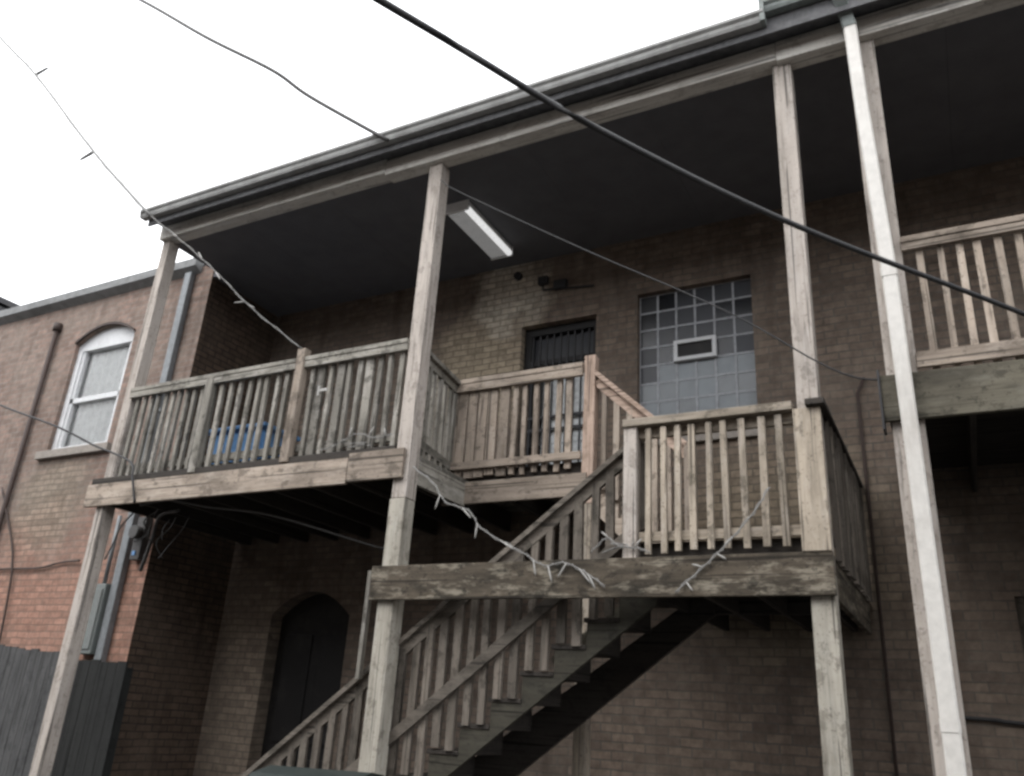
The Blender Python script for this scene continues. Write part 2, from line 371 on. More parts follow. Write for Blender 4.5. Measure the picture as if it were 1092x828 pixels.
# glass block window
gw = MB()
gw.box(GB[0], GB[1], YW + .125, YW + .2, GB[2], GB[3])
window = gw.build('glass_block_window', M['mortar'], main)
nc, nr = 6, 8; cw = (GB[1] - GB[0]) / nc; ch = (GB[3] - GB[2]) / nr
dk, lt, jt = MB(), MB(), MB()
for i in range(nc):
    for j in range(nr):
        z = GB[2] + j * ch
        if i in (2, 3) and j == 4: continue
        (lt if (j < 3 or (j == 3 and i > 0)) else dk).box(GB[0] + i * cw + .002, GB[0] + (i + 1) * cw - .002, YW + .088, YW + .12, z + .002, z + ch - .002, .012)
for i in range(nc + 1): jt.box(GB[0] + i * cw - .011, GB[0] + i * cw + .011, YW + .080, YW + .13, GB[2], GB[3])
for j in range(nr + 1):
    z = GB[2] + j * ch
    jt.box(GB[0], GB[1], YW + .082, YW + .13, max(GB[2], z - .011), min(GB[3], z + .011))
jt.build('mortar_joints', M['mortar'], window)
dk.build('dark_glass_block', M['blockdark'], window); lt.build('frosted_glass_block', M['blocklight'], window)
vx0, vx1, vz0, vz1 = GB[0] + 2 * cw - .02, GB[0] + 4 * cw + .02, GB[2] + 4 * ch - .01, GB[2] + 5 * ch + .015
v = MB(); t = .04
v.box(vx0, vx1, YW + .03, YW + .1, vz0, vz0 + t); v.box(vx0, vx1, YW + .03, YW + .1, vz1 - t, vz1)
v.box(vx0, vx0 + t, YW + .031, YW + .1, vz0 + t, vz1 - t); v.box(vx1 - t, vx1, YW + .031, YW + .1, vz0 + t, vz1 - t)
v.build('vent_frame', M['whitepaint'], window)
box('vent_flap', vx0 + t, vx1 - t, YW + .06, YW + .1, vz0 + t, vz1 - t, M['door'], window, 0)
box('sill', GB[0] - .06, GB[1] + .06, YW - .05, YW + .07, GB[2] - .1, GB[2] - .002, M['sill'], main)
# upstairs door with barred gate
d = MB(); a, b, c, e, _ = UD
d.box(a, a + .09, YW + .1, YW + .2, c, e); d.box(b - .07, b, YW + .1, YW + .2, c, e); d.box(a + .09, b - .07, YW + .1, YW + .2, e - .10, e)
d.box(a + .09, b - .07, YW + .1, YW + .2, c + 1.72, c + 1.78)
dr = d.build('upstairs_door', M['door'], main)
box('door_panel', a + .26, b - .07, YW + .13, YW + .2, c, c + .75, M['lace'], dr, 0)
box('glass_pane', a + .26, b - .09, YW + .135, YW + .2, c + .76, c + 1.71, M['lace'], dr, 0)
box('door_stile', a + .09, a + .26, YW + .16, YW + .2, c + .75, c + 1.72, M['door'], dr, 0)
box('transom', a + .09, b - .07, YW + .18, YW + .2, c + 1.78, e - .1, M['blockdark'], dr, 0)
gt = MB()
for k in range(9): x = a + .12 + k * (b - a - .24) / 8; gt.box(x - .009, x + .009, YW + .085, YW + .105, c + .05, e - .12)
for z in (c + .06, c + .9, c + 1.05, c + 1.66): gt.box(a + .1, b - .08, YW + .083, YW + .107, z, z + .03)
gt.build('security_gate', M['iron'], dr)
# ground floor door
pd = MB().prism(arch_poly(*LD), 'y', YW + .2, YW + .24).build('ground_floor_door', M['door'], main)
pp = MB()
for (x0, x1) in ((-7.3, -6.9), (-6.77, -6.37)):
    pp.box(x0, x1, YW + .18, YW + .21, .25, 1.05, .01); pp.box(x0, x1, YW + .18, YW + .21, 1.2, 2.4, .01)
pp.build('door_panel', M['door'], pd)
# ground floor window at the right
r = MB(); a, b, c, e, _ = RW; t = .07
r.box(a, a + t, YW + .04, YW + .14, c, e); r.box(b - t, b, YW + .04, YW + .14, c, e); r.box(a + t, b - t, YW + .04, YW + .14, c, c + t); r.box(a + t, b - t, YW + .04, YW + .14, e - t, e)
r.box(a + t, b - t, YW + .05, YW + .12, (c + e) / 2 - .025, (c + e) / 2 + .025)
rw = r.build('window_frame', M['stairz'], main)
box('glass_pane', a + t, b - t, YW + .14, YW + .16, c + t, e - t, M['blockdark'], rw, 0)
# small old fittings above the upstairs door
for (x, z, w, h) in ((-3.95, 6.43, .12, .10), (-3.72, 6.33, .16, .11)):
    box('junction_box', x - w / 2, x + w / 2, YW - .07, YW - .002, z, z + h, M['iron'], main)
MB().tube([(-3.95, YW - .03, 6.42), (-3.95, YW - .03, 6.36), (-3.3, YW - .03, 6.29)], .012).build('conduit', M['iron'], main)
MB().tube([(-4.3, YW - .01, 6.62), (-4.3, YW - .06, 6.62)], .05, 12).build('wall_bracket', M['iron'], main)
MB().tube([(-.62, YW - .03, .3), (-.62, YW - .03, 4.6), (-.55, YW - .03, 4.75)], .015).build('conduit', M['rust'], main)

# ------------------------------------------------------------------ brick wing on the left
YF = 6.5
wing = thing('brick_wing', 'faded red brick building on the left with a white arched window', 'building', (-10, YF, 0))
W = (-10.80, -9.56, 4.60, 6.42, .20)
mb = MB(); wall_panel(mb, 'x', YF, -18, -8.25, 0, 7.0, [W], .2)
mb.quad((-18, YF + .4, 0), (-8.6, YF + .4, 0), (-8.6, YF + .4, 7.0), (-18, YF + .4, 7.0))
mb.quad((-18, YF, 0), (-18, YF, 7), (-18, 14, 7), (-18, 14, 0))
mb.build('wall', M['wing'], wing)
MB().quad((-8.25, YF, 0), (-8.25, YW, 0), (-8.25, YW, 7.0), (-8.25, YF, 7.0)).build('side_wall', M['side'], wing)
box('roof', -18.1, -8.4, YF + .02, 14, 7.005, 7.06, M['roofing'], wing)
gg = MB().prism([(YF - .12, 6.97), (YF - .004, 6.90), (YF - .004, 7.08), (YF - .13, 7.08)], 'x', -18, -8.48).build('gutter', M['roofedge'], wing)
# window
f = MB(); a, b, c, e, rs = W; t = .10; y0, y1 = YF + .06, YF + .16
f.box(a, a + t, y0, y1, c, e - rs); f.box(b - t, b, y0, y1, c, e - rs); f.box(a + t, b - t, y0, y1, c, c + .07)
outer = arch_poly(a, b, c, e, rs)[2:]
inner = [(x, e - rs - .02) for x, z in outer]
f.prism(outer + inner[::-1], 'y', y0 + .002, y1) if False else None
n = len(outer)
for k in range(n - 1):
    (x0, z0), (x1, z1) = outer[k], outer[k + 1]
    lo = e - rs - .10
    f.prism([(x0, lo), (x1, lo), (x1, max(z1, lo + .01)), (x0, max(z0, lo + .01))], 'y', y0 + .003, y1)
wf = f.build('window', M['whitepaint'], wing)
sm = MB(); zm = 5.36
sm.box(a + t, b - t, y0 + .02, y1, zm - .035, zm + .035)
sm.box(a + t, a + t + .05, y0 + .02, y1, c + .07, e - rs - .1); sm.box(b - t - .05, b - t, y0 + .02, y1, c + .07, e - rs - .1)
sm.build('sash', M['whitepaint'], wf)
MB().quad((a + t, y1 - .03, c + .07), (b - t, y1 - .03, c + .07), (b - t, y1 - .03, e - rs - .1), (a + t, y1 - .03, e - rs - .1)).build('pane', M['glass'], wf)
cu = MB(); pts = []
nn = 48
for k in range(nn): 
    xa = a + t + (b - a - 2 * t) * k / nn; xb = a + t + (b - a - 2 * t) * (k + 1) / nn
    ya = YF + .185 + .018 * math.sin(k * .9) ; yb = YF + .185 + .018 * math.sin((k + 1) * .9)
    cu.quad((xa, ya, c), (xb, yb, c), (xb, yb, e), (xa, ya, e))
cu.build('curtain', M['curtain'], wf)
box('sill', a - .12, b + .12, YF - .07, YF + .05, c - .11, c - .002, M['sill'], wing)
hood = MB()
for k in range(14):
    (x0, z0), (x1, z1) = outer[k], outer[k + 1]
    hood.prism([(x0, z0), (x1, z1), (x1, z1 + .035), (x0, z0 + .035)], 'y', YF - .03, YF + .01)
hood.build('brick_hood', M['rust'], wing)
# vent pipe, downspout, utility box, meter on the wing wall
vp = MB().tube([(-11.3, YF - .05, 0), (-11.3, YF - .05, 6.55)], .035, 10)
vp.tube([(-11.3, YF - .05, 6.50), (-11.3, YF - .05, 6.62)], .06, 10)
tag(vp.build('vent_pipe', M['rust']), 'rusty brown vertical pipe on the left brick wall beside the arched window', 'pipe')
dn = MB().box(-8.69, -8.57, YF - .09, YF - .01, .1, 6.9, .012).build('wall_downspout', M['dspout'])
for z in (1.2, 4.9): box('strap', -8.72, -8.54, YF - .096, YF - .004, z, z + .04, M['dspout'], dn, 0)
tag(dn, 'grey blue rectangular downspout at the corner of the left brick wall', 'downspout')
ub = MB().box(-9.02, -8.72, YF - .13, YF - .005, 2.0, 2.78, .012).build('utility_box', M['box'])
MB().box(-8.99, -8.75, YF - .145, YF - .13, 2.05, 2.72, .006).build('box_door', M['box'], ub)
MB().tube([(-8.85, YF - .06, 2.78), (-8.86, YF - .06, 3.6)], .025).build('conduit', M['dspout'], ub)
tag(ub, 'grey green utility box on the left brick wall beside the downspout', 'box')
em = MB().box(-8.47, -8.32, YF - .1, YF - .005, 3.05, 3.55, .012).build('electric_meter', M['cable2'])
MB().tube([(-8.395, YF - .1, 3.36), (-8.395, YF - .19, 3.36)], .075, 16).build('meter_dome', M['cable2'], em)
MB().box(-8.43, -8.38, YF - .112, YF - .1, 3.1, 3.15, .002).build('tag', M['blue'], em)
tag(em, 'small electric meter under the deck at the corner of the left brick wall', 'meter')

# far neighbour house behind the wing
hs = thing('neighbor_house', 'dark shingled gable roof peeking over the wall at far left', 'house', (-23, 13, 0))
MB().prism([(-27.6, 0), (-19.4, 0), (-19.4, 10.0), (-23.5, 11.8), (-27.6, 10.0)], 'y', 10.2, 16).build('wall', M['siding'], hs)
rf = MB().prism([(-19.2, 10.0), (-19.2, 10.15), (-23.5, 12.05), (-27.8, 10.15), (-27.8, 10.0), (-23.5, 11.9)], 'y', 10.0, 16.2)
rf.build('roof', M['shingle'], hs)

# ------------------------------------------------------------------ porch roof over both units
ZB0, ZB1 = 6.75, 6.935
pr = thing('porch_roof', 'flat dark porch roof with grey gutter over both decks', 'roof', (-3, 5.6, 6.8))
cb = MB()
x = -8.1
while x < 5.9:
    cb.box(x + .001, min(x + 1.22, 6) - .001, 5.66, YW - .004, 6.80, 6.83); x += 1.22
cb.box(-8.1, 6, 5.66, YW - .004, 6.831, 6.85)
cb.box(-8.246, -8.102, 6.51, YW - .004, 6.80, 6.85)
cb.build('ceiling', M['ceil'], pr)
eb = MB().box(-8.14, -4.75, 5.535, 5.70, ZB0 + .03, ZB1 + .02, .008); eb.build('eave_beam', M['beamx'], pr)
MB().box(-4.747, -.80, 5.54, 5.70, ZB0 + .005, ZB1, .008).build('eave_beam', M['beamx'], pr)
MB().box(-.797, 6, 5.535, 5.70, ZB0 - .015, ZB1, .008).build('eave_beam', M['beamx'], pr)
box('soffit', -8.14, 6, 5.37, 5.70, 6.96, 6.98, M['fascia'], pr, 0)
box('fascia', -8.14, 6, 5.345, 5.37, 6.86, 7.10, M['fascia'], pr, 0)
MB().prism([(5.345, 7.11), (YW + .3, 7.29), (YW + .3, 7.315), (5.345, 7.14)], 'x', -8.16, 6).build('roof_sheet', M['roofing'], pr)
box('side_trim', -8.16, -8.12, 5.6, YW - .01, 6.86, 7.10, M['fascia'], pr)
def gutter(x0, x1, dz, mat):
    prof = [(5.343, 6.905), (5.275, 6.905), (5.262, 6.93), (5.258, 6.955), (5.235, 6.975), (5.232, 7.0), (5.245, 7.0), (5.25, 6.985), (5.27, 6.96), (5.28, 6.92), (5.333, 6.92), (5.333, 7.0), (5.343, 7.0)]
    m = MB(); m.prism([(y, z + dz) for y, z in prof], 'x', x0, x1)
    return m.build('gutter', mat, pr)
gutter(-8.18, -.83, .03, M['gutter']); gutter(-.822, 6, .12, M['gutter2'])
MB().prism([(5.343, 6.93), (5.255, 6.93), (5.232, 7.03), (5.343, 7.03)], 'x', -8.19, -8.178).build('end_cap', M['gutter'], pr)
MB().prism([(5.343, 6.93), (5.25, 6.93), (5.225, 7.15), (5.343, 7.15)], 'x', -.86, -.822).build('end_cap', M['gutter2'], pr)

# ------------------------------------------------------------------ left porch
po = thing('wooden_porch', 'weathered wooden upper porch with long railing at centre left', 'porch', (-6, 5.6, 0))
box('post', -8.13, -8.00, 5.6, 5.74, 0, ZB0 + .03, M['postz'], po, .008)
box('post', -4.225, -4.075, 5.6, 5.75, 3.30, ZB0 + .005, M['postz'], po, .008)
box('post', -4.235, -4.078, 5.598, 5.752, 0, 3.297, M['lowz'], po, .008)
box('post', -.845, -.70, 5.6, 5.74, 2.6, ZB0, M['postz'], po, .008)
box('post', -.848, -.698, 5.598, 5.742, 0, 2.597, M['lowz'], po, .008)
MB().box(-4.42, -4.375, 5.66, 5.70, 1.83, 2.70, .004).build('brace', M['deckz'], po)
# beam nailed on the post fronts
box('front_beam', -8.30, -4.72, 5.555, 5.597, 3.455, 3.70, M['tanx'], po)
box('front_beam', -4.715, -4.115, 5.558, 5.597, 3.47, 3.735, M['tanx'], po)
fl = MB()
y = 5.6
while y < YW - .05:
    y2 = min(y + .14, YW - .012); fl.box(-8.15, -4.1 if y < 6.6 else -2.83, y + .003, y2 - .003, 3.685, 3.722); y = y2
fl.build('deck_floor', M['deckx'], po)
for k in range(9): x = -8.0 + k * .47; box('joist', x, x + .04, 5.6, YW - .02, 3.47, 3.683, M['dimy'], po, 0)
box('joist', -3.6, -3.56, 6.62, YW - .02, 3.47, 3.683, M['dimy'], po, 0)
box('rim_board', -4.14, -4.10, 5.76, 6.6, 3.46, 3.683, M['decky'], po)
box('rim_board', -4.36, -2.84, 6.58, 6.62, 3.485, 3.70, M['tanx'], po)
box('rim_board', -2.84, -2.80, 6.62, YW - .01, 3.485, 3.683, M['tany'], po)
# front railing
r = MB(); r.box(-8.0, -4.225, 5.565, 5.705, 4.765, 4.81, .006); r.box(-8.0, -4.225, 5.572, 5.612, 4.695, 4.763, .005)
fr = r.build('front_railing', M['deckx'], po)
MB().box(-8.0, -4.225, 5.652, 5.69, 3.845, 3.925, .005).build('bottom_rail', M['deckx'], fr)
box('newel', -6.79, -6.69, 5.56, 5.65, 3.722, 4.763, M['deckz'], fr)
box('newel', -5.55, -5.45, 5.55, 5.64, 3.722, 4.90, M['tanz'], fr)
sp = []
xs = [-7.90 + k * .112 for k in range(10)] + [-6.58 + k * .125 for k in range(9)] + [-5.36 + k * .118 for k in range(10)]
balusters(fr, M['deckz'], [(x + random.uniform(-.012, .012), 5.632) for x in xs], 3.77, 4.75, wide=(20, 22, 25))
box('dark_strip', -8.0, -4.23, 5.70, 5.72, 3.724, 3.84, M['dimx'], po, 0)  # dark strip added behind the front railing to darken its lower gaps
box('dark_strip', -8.28, -4.23, 5.575, 5.60, 3.702, 3.775, M['dimx'], po, .008)  # dark strip added for the grime line along the deck edge
box('dark_strip', -4.27, -2.91, 6.66, 6.68, 3.724, 3.828, M['dimx'], po, 0)  # dark strip added to darken the gaps below the recessed bottom rail
# side railing and recessed railing
r = MB().bar((-4.18, 5.76, 4.75), (-4.31, 6.62, 4.745), .12, .045, .005).bar((-4.18, 5.76, 4.69), (-4.31, 6.62, 4.685), .04, .075, .004)
sr = r.build('side_railing', M['deckx'], po)
MB().bar((-4.18, 5.76, 3.88), (-4.31, 6.62, 3.875), .04, .08, .004).build('bottom_rail', M['decky'], sr)
balusters(sr, M['deckz'], [(-4.185 - .13 * t / .86, 5.80 + t) for t in (.03, .16, .29, .42, .55, .68, .78)], 3.76, 4.70, along='y')
r = MB(); r.box(-4.36, -2.90, 6.56, 6.71, 4.735, 4.785, .006); r.box(-4.36, -2.90, 6.568, 6.606, 4.65, 4.733, .005)
rr = r.build('recess_railing', M['tanx'], po)
MB().box(-4.36, -2.90, 6.57, 6.607, 3.83, 3.905, .005).build('bottom_rail', M['tanx'], rr)
box('newel', -4.37, -4.28, 6.6, 6.69, 3.70, 4.735, M['tanz'], rr)
balusters(rr, M['tanz'], [(-4.22 + k * .118 + random.uniform(-.008, .008), 6.626) for k in range(11)], 3.755, 4.72, w=.05, wide=(0, 1, 2, 3, 4))
cn = MB().box(-2.895, -2.785, 6.60, 6.71, 3.42, 4.86, .007).build('corner_post', M['newz'], po)
MB().box(-2.90, -2.79, 6.60, 6.71, 0, 3.417, .007).build('corner_post', M['landz'], po)

# ------------------------------------------------------------------ stairs and lower landing
sc = thing('staircase', 'wooden staircase with railed lower landing on a mossy beam', 'stairs', (-2.2, 5.9, 0))
ZL = 2.72
box('landing_beam', -4.30, -.685, 5.553, 5.597, 2.44, 2.715, M['mossx'], sc)
box('side_beam', -.745, -.70, 5.745, YW - .02, 2.44, 2.70, M['mossy'], sc)
fl = MB(); y = 5.6
while y < YW - .05:
    y2 = min(y + .14, YW - .012); fl.box(-1.95, -.70, y + .003, y2 - .003, ZL - .037, ZL); y = y2
fl.build('landing_floor', M['mossx'], sc)
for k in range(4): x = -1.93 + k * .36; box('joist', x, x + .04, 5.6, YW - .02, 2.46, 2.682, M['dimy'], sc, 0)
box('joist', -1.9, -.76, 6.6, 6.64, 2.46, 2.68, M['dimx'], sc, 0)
# landing front rail
r = MB(); r.box(-2.11, -.875, 5.55, 5.70, 3.70, 3.76, .006); r.box(-2.0, -.845, 5.625, 5.665, 3.62, 3.698, .005)
lr = r.build('landing_railing', M['landx'], sc)
MB().box(-2.0, -.845, 5.61, 5.65, 2.835, 2.905, .005).build('bottom_rail', M['landx'], lr)
box('newel', -2.105, -2.005, 5.57, 5.67, 2.70, 3.708, M['postz'], lr)
balusters(lr, M['landz'], [(x, 5.595) for x in (-1.92, -1.80, -1.70, -1.59, -1.47, -1.355, -1.225, -1.095, -.968)], 2.752, 3.68)
box('dark_strip', -2.0, -.87, 5.66, 5.68, 2.722, 2.833, M['dimx'], sc, 0)  # dark strip added so the gaps under the landing rail turn dark
# landing side rail
r = MB(); r.box(-.78, -.655, 5.50, YW - .02, 3.70, 3.745, .006); r.box(-.735, -.70, 5.75, YW - .02, 3.61, 3.698, .005)
ls = r.build('side_railing', M['dimy'], sc)
MB().box(-.735, -.70, 5.75, YW - .02, 2.83, 2.90, .005).build('bottom_rail', M['stairy'], ls)
balusters(ls, M['stairz'], [(-.685, 5.84 + k * .13) for k in range(15)], 2.70, 3.68, along='y', w=.06)
box('newel', -.87, -.69, 5.545, 5.598, 2.716, 3.695, M['landz'], ls)
# lower flight
NR = 14; RISE = ZL / NR; RUN = RISE / .765; XN = -1.954
def nos(x): return ZL + .765 * (x - XN)
def stringer(y0, y1, top_notched, drop, name, mat, xlow, over=0):
    pts = []
    if top_notched:
        pts.append((XN + .02, ZL - .05)); 
        for k in range(1, NR):
            x = XN - RUN * k; z = ZL - RISE * k - .035
            pts.append((x + RUN, z)); pts.append((x, z))
        pts.append((XN - RUN * (NR - 1), 0.0)); 
        xb = XN + (0 + drop - ZL) / .765
        pts.append((xb, 0.0)); pts.append((XN + .02, ZL - drop + .765 * .02))
    else:
        xa = XN + .25; pts = [(xa, nos(xa) - .0 + over), (XN - RUN * (NR - 1), nos(XN - RUN * (NR - 1)) + over), (XN - RUN * (NR - 1), 0.0), (XN + (drop - ZL) / .765, 0), (xa, nos(xa) - drop)]
        pts[0] = (xa, min(pts[0][1], 2.68)); 
    return MB().prism(pts, 'y', y0, y1).build(name, mat, sc)
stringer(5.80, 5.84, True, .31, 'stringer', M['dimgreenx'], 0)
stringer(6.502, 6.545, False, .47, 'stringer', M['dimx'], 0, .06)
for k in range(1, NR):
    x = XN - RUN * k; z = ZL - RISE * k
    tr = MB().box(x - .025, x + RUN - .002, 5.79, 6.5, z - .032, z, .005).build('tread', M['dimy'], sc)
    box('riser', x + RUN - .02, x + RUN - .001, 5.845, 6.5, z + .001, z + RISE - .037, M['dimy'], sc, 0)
def railz(x): return 5.248 + .765 * x
xa, xb = -2.02, -5.9
r = MB().bar((xa, 5.79, railz(xa)), (xb, 5.79, railz(xb)), .115, .042, .005).bar((xa, 5.79, railz(xa) - .075), (xb, 5.79, railz(xb) - .075), .04, .085, .004)
hr = r.build('stair_railing', M['stairx'], sc)
MB().bar((-2.0, 5.755, 4.56 - .773 * 2.0), (-5.2, 5.755, 4.56 - .773 * 5.2), .035, .085, .004).build('bottom_rail', M['stairx'], hr)
sp = []
for k in range(1, 14):
    x = XN - RUN * k; z = ZL - RISE * k
    for o in (.055, .18): sp.append((x + o, 5.788, z + .001, railz(x + o) - .06))
balusters(hr, M['stairz'], sp, 0, 0, w=.062)
box('newel', -5.97, -5.87, 5.74, 5.84, 0, .85, M['stairz'], hr)
# knee brace under the landing
MB().bar((-2.85, 6.1, 2.02), (-2.25, 6.1, 2.44), .05, .1, .004).build('brace', M['greenx'], sc)
# upper flight
for k in range(1, 5):
    x = -2.80 + .235 * (k - 1); z = 3.72 - .2 * k
    MB().box(x, x + .26, 6.70, 7.6, z - .035, z, .005).build('tread', M['tany'], sc)
    box('riser', x, x + .018, 6.72, 7.6, z + .001, z + .163, M['tany'], sc, 0)
pts = [(-2.80, 3.68)]
for k in range(1, 5): x = -2.80 + .235 * (k - 1); pts += [(x, 3.72 - .2 * k - .036), (x + .235, 3.72 - .2 * k - .036)]
pts += [(-1.86, ZL + .002), (-2.12, ZL + .002), (-2.80, 3.36)]
MB().prism(pts, 'y', 6.675, 6.712).build('stringer', M['tanx'], sc)
MB().prism(pts, 'y', 7.58, 7.618).build('stringer', M['tanx'], sc)
r = MB().bar((-2.79, 6.655, 4.68), (-1.93, 6.655, 3.88), .12, .045, .005).bar((-2.785, 6.655, 4.60), (-1.93, 6.655, 3.80), .04, .09, .004)
ur = r.build('upper_stair_railing', M['newx'], sc)
box('newel', -1.95, -1.86, 6.6, 6.69, ZL, 3.9, M['tanz'], ur)
balusters(ur, M['tanz'], [(-2.70 + k * .12, 6.655, 3.55 - k * .1, 4.55 - k * .112) for k in range(6)], 0, 0, w=.05)

# ------------------------------------------------------------------ right hand porch
rp = thing('wooden_porch', 'neighbouring upper porch on the right with green stained rim beam', 'porch', (1.5, 5.6, 0))
box('post', -.262, -.07, 5.6, 5.74, 0, ZB0 - .015, M['postz'], rp, .008)
box('post', 3.6, 3.74, 5.6, 5.74, 0, ZB0 - .015, M['postz'], rp, .008)
box('front_beam', -.305, 4.2, 5.555, 5.597, 3.545, 3.865, M['greenx'], rp)
fl = MB(); y = 5.6
while y < YW - .05:
    y2 = min(y + .14, YW - .012); fl.box(-.28, 4.2, y + .003, y2 - .003, 3.83, 3.867); y = y2
fl.build('deck_floor', M['dimx'], rp)
for k in range(10): x = -.28 + k * .47; box('joist', x, x + .04, 5.6, YW - .02, 3.6, 3.828, M['dimy'], rp, 0)
r = MB(); r.box(-.07, 3.6, 5.56, 5.70, 4.845, 4.89, .006); r.box(-.07, 3.6, 5.568, 5.60, 4.785, 4.843, .005)
rl = r.build('front_railing', M['tanx'], rp)
MB().box(-.07, 3.6, 5.57, 5.60, 3.90, 4.01, .005).build('bottom_rail', M['tanx'], rl)
balusters(rl, M['tanz'], [(.045 + k * .116 + random.uniform(-.006, .006), 5.62) for k in range(30)], 3.88, 4.83)
box('bracket', -.315, -.30, 5.53, 5.66, 3.48, 3.90, M['iron'], rp)

# ------------------------------------------------------------------ white downspout
dp = MB(); path = [(-.275, 5.29, 7.05), (-.265, 5.33, 6.93), (-.225, 5.44, 6.83), (-.215, 5.45, 6.3)]
prof_w, prof_d = .047, .036
def rect_tube(mb, pts, w, d):
    rings = []
    for p in pts: rings.append([mb.bm.verts.new((p[0] + a * w, p[1] + b * d, p[2])) for a, b in ((-1, -.7), (-.8, -1), (.8, -1), (1, -.7), (1, .7), (.8, 1), (-.8, 1), (-1, .7))])
    for r0, r1 in zip(rings, rings[1:]):
        for k in range(8): mb.bm.faces.new((r0[k], r0[(k + 1) % 8], r1[(k + 1) % 8], r1[k]))
    mb.bm.faces.new(rings[0]); mb.bm.faces.new(rings[-1][::-1])
    bmesh.ops.recalc_face_normals(mb.bm, faces=mb.bm.faces)
rect_tube(dp, [(-.218, 5.45, 6.80), (-.205, 5.45, 6.0), (-.16, 5.455, 4.6), (-.150, 5.455, 3.4), (-.142, 5.455, 2.0), (-.140, 5.455, .12)], .048, .036)
dpo = dp.build('downspout', M['white'])
e = MB(); rect_tube(e, [(-.275, 5.29, 7.10), (-.27, 5.30, 6.99), (-.235, 5.43, 6.86), (-.218, 5.447, 6.76)], .05, .039); e.build('elbow', M['gutter2'], dpo)
for z, x in ((4.6, -.16), (1.75, -.1415)):
    cl_ = MB(); rect_tube(cl_, [(x - .0012, 5.4552, z), (x, 5.4552, z - .07)], .0515, .0395); cl_.build('collar', M['white'], dpo)
tag(dpo, 'tall white downspout in front of the right hand post', 'downspout')

# ------------------------------------------------------------------ ceiling lamp
lm = MB().box(-4.47, -4.19, 6.32, 7.33, 6.685, 6.797, .02).build('ceiling_light', M['lamp'])
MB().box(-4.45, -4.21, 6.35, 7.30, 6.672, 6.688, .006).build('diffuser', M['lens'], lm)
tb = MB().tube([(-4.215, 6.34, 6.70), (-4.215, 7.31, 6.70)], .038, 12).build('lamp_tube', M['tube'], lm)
en = MB().box(-4.475, -4.185, 6.30, 6.32, 6.675, 6.797, .003).build('end_cap', M['lamp'], lm)
MB().box(-4.475, -4.185, 7.33, 7.35, 6.675, 6.797, .003).build('end_cap', M['lamp'], lm)
tag(lm, 'long white box light fixture under the dark porch ceiling', 'light')

# ------------------------------------------------------------------ blue tub on the left deck
bb = MB()
pr_ = [(-7.06, 5.95), (-6.24, 5.95), (-6.24, 6.45), (-7.06, 6.45)]
lo = [bb.bm.verts.new((x * .97 + -6.65 * .03, y * .97 + 6.2 * .03, 3.724)) for x, y in pr_]; hi = [bb.bm.verts.new((x, y, 4.29)) for x, y in pr_]
bb.bm.faces.new(lo[::-1]); bb.bm.faces.new(hi)
for k in range(4): bb.bm.faces.new((lo[k], lo[(k + 1) % 4], hi[(k + 1) % 4], hi[k]))
bmesh.ops.bevel(bb.bm, geom=list(bb.bm.edges), offset=.04, segments=3, affect='EDGES')
bt = bb.build('storage_tub', M['blue'])
MB().box(-7.10, -6.20, 5.92, 6.48, 4.29, 4.335, .015).build('lid', M['blue'], bt)
tag(bt, 'bright blue plastic tub standing behind the left deck railing', 'tub')

# ------------------------------------------------------------------ fences
def fence(name, x0, x1, y0, y1, h0, h1, mat, label):
    m = MB(); L = math.hypot(x1 - x0, y1 - y0); n = max(1, int(L / .125)); ux, uy = (x1 - x0) / L, (y1 - y0) / L
    for k in range(n):
        t0, t1 = k * L / n + .003, (k + 1) * L / n - .003; h = h0 + (h1 - h0) * k / n + random.uniform(-.012, .012)
        p, q = Vector((x0 + ux * t0, y0 + uy * t0, 0)), Vector((x0 + ux * t1, y0 + uy * t1, 0))
        nrm = Vector((-uy, ux, 0)) * (.010 + random.uniform(0, .004))
        pts = [p - nrm, q - nrm, q + nrm, p + nrm]
        b = [m.bm.verts.new((v.x, v.y, .05)) for v in pts]; t = [m.bm.verts.new((v.x, v.y, h)) for v in pts]
        m.bm.faces.new(b[::-1]); m.bm.faces.new(t)
        for i in range(4): m.bm.faces.new((b[i], b[(i + 1) % 4], t[(i + 1) % 4], t[i]))
    for z in (.4, 1.55): m.bar((x0 - uy * .035, y0 + ux * .035, z), (x1 - uy * .035, y1 + ux * .035, z), .04, .09)
    o = m.build(name, mat); tag(o, label, 'fence')
    for t in (.1, L - .1):
        x, y = x0 + ux * t - uy * .1, y0 + uy * t + ux * .1
        MB().box(x - .045, x + .045, y - .045, y + .045, 0, min(h0, h1) - .05, .005).build('fence_post', mat, o)
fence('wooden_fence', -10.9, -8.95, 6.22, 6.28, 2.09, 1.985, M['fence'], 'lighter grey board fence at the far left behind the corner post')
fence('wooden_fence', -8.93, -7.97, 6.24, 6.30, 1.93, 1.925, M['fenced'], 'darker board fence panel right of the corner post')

# ------------------------------------------------------------------ unseen building added behind the viewer to block low sky light
ab = thing('sky_blocking_building', 'unseen brick building added behind the viewer to block low sky light', 'building', (-4, -7, 0))
MB().box(-26, 18, -14, -6.4, 0, 8.5).build('wall', M['side'], ab)
box('roof', -26.1, 18.1, -14.1, -6.3, 8.502, 8.7, M['roofing'], ab)
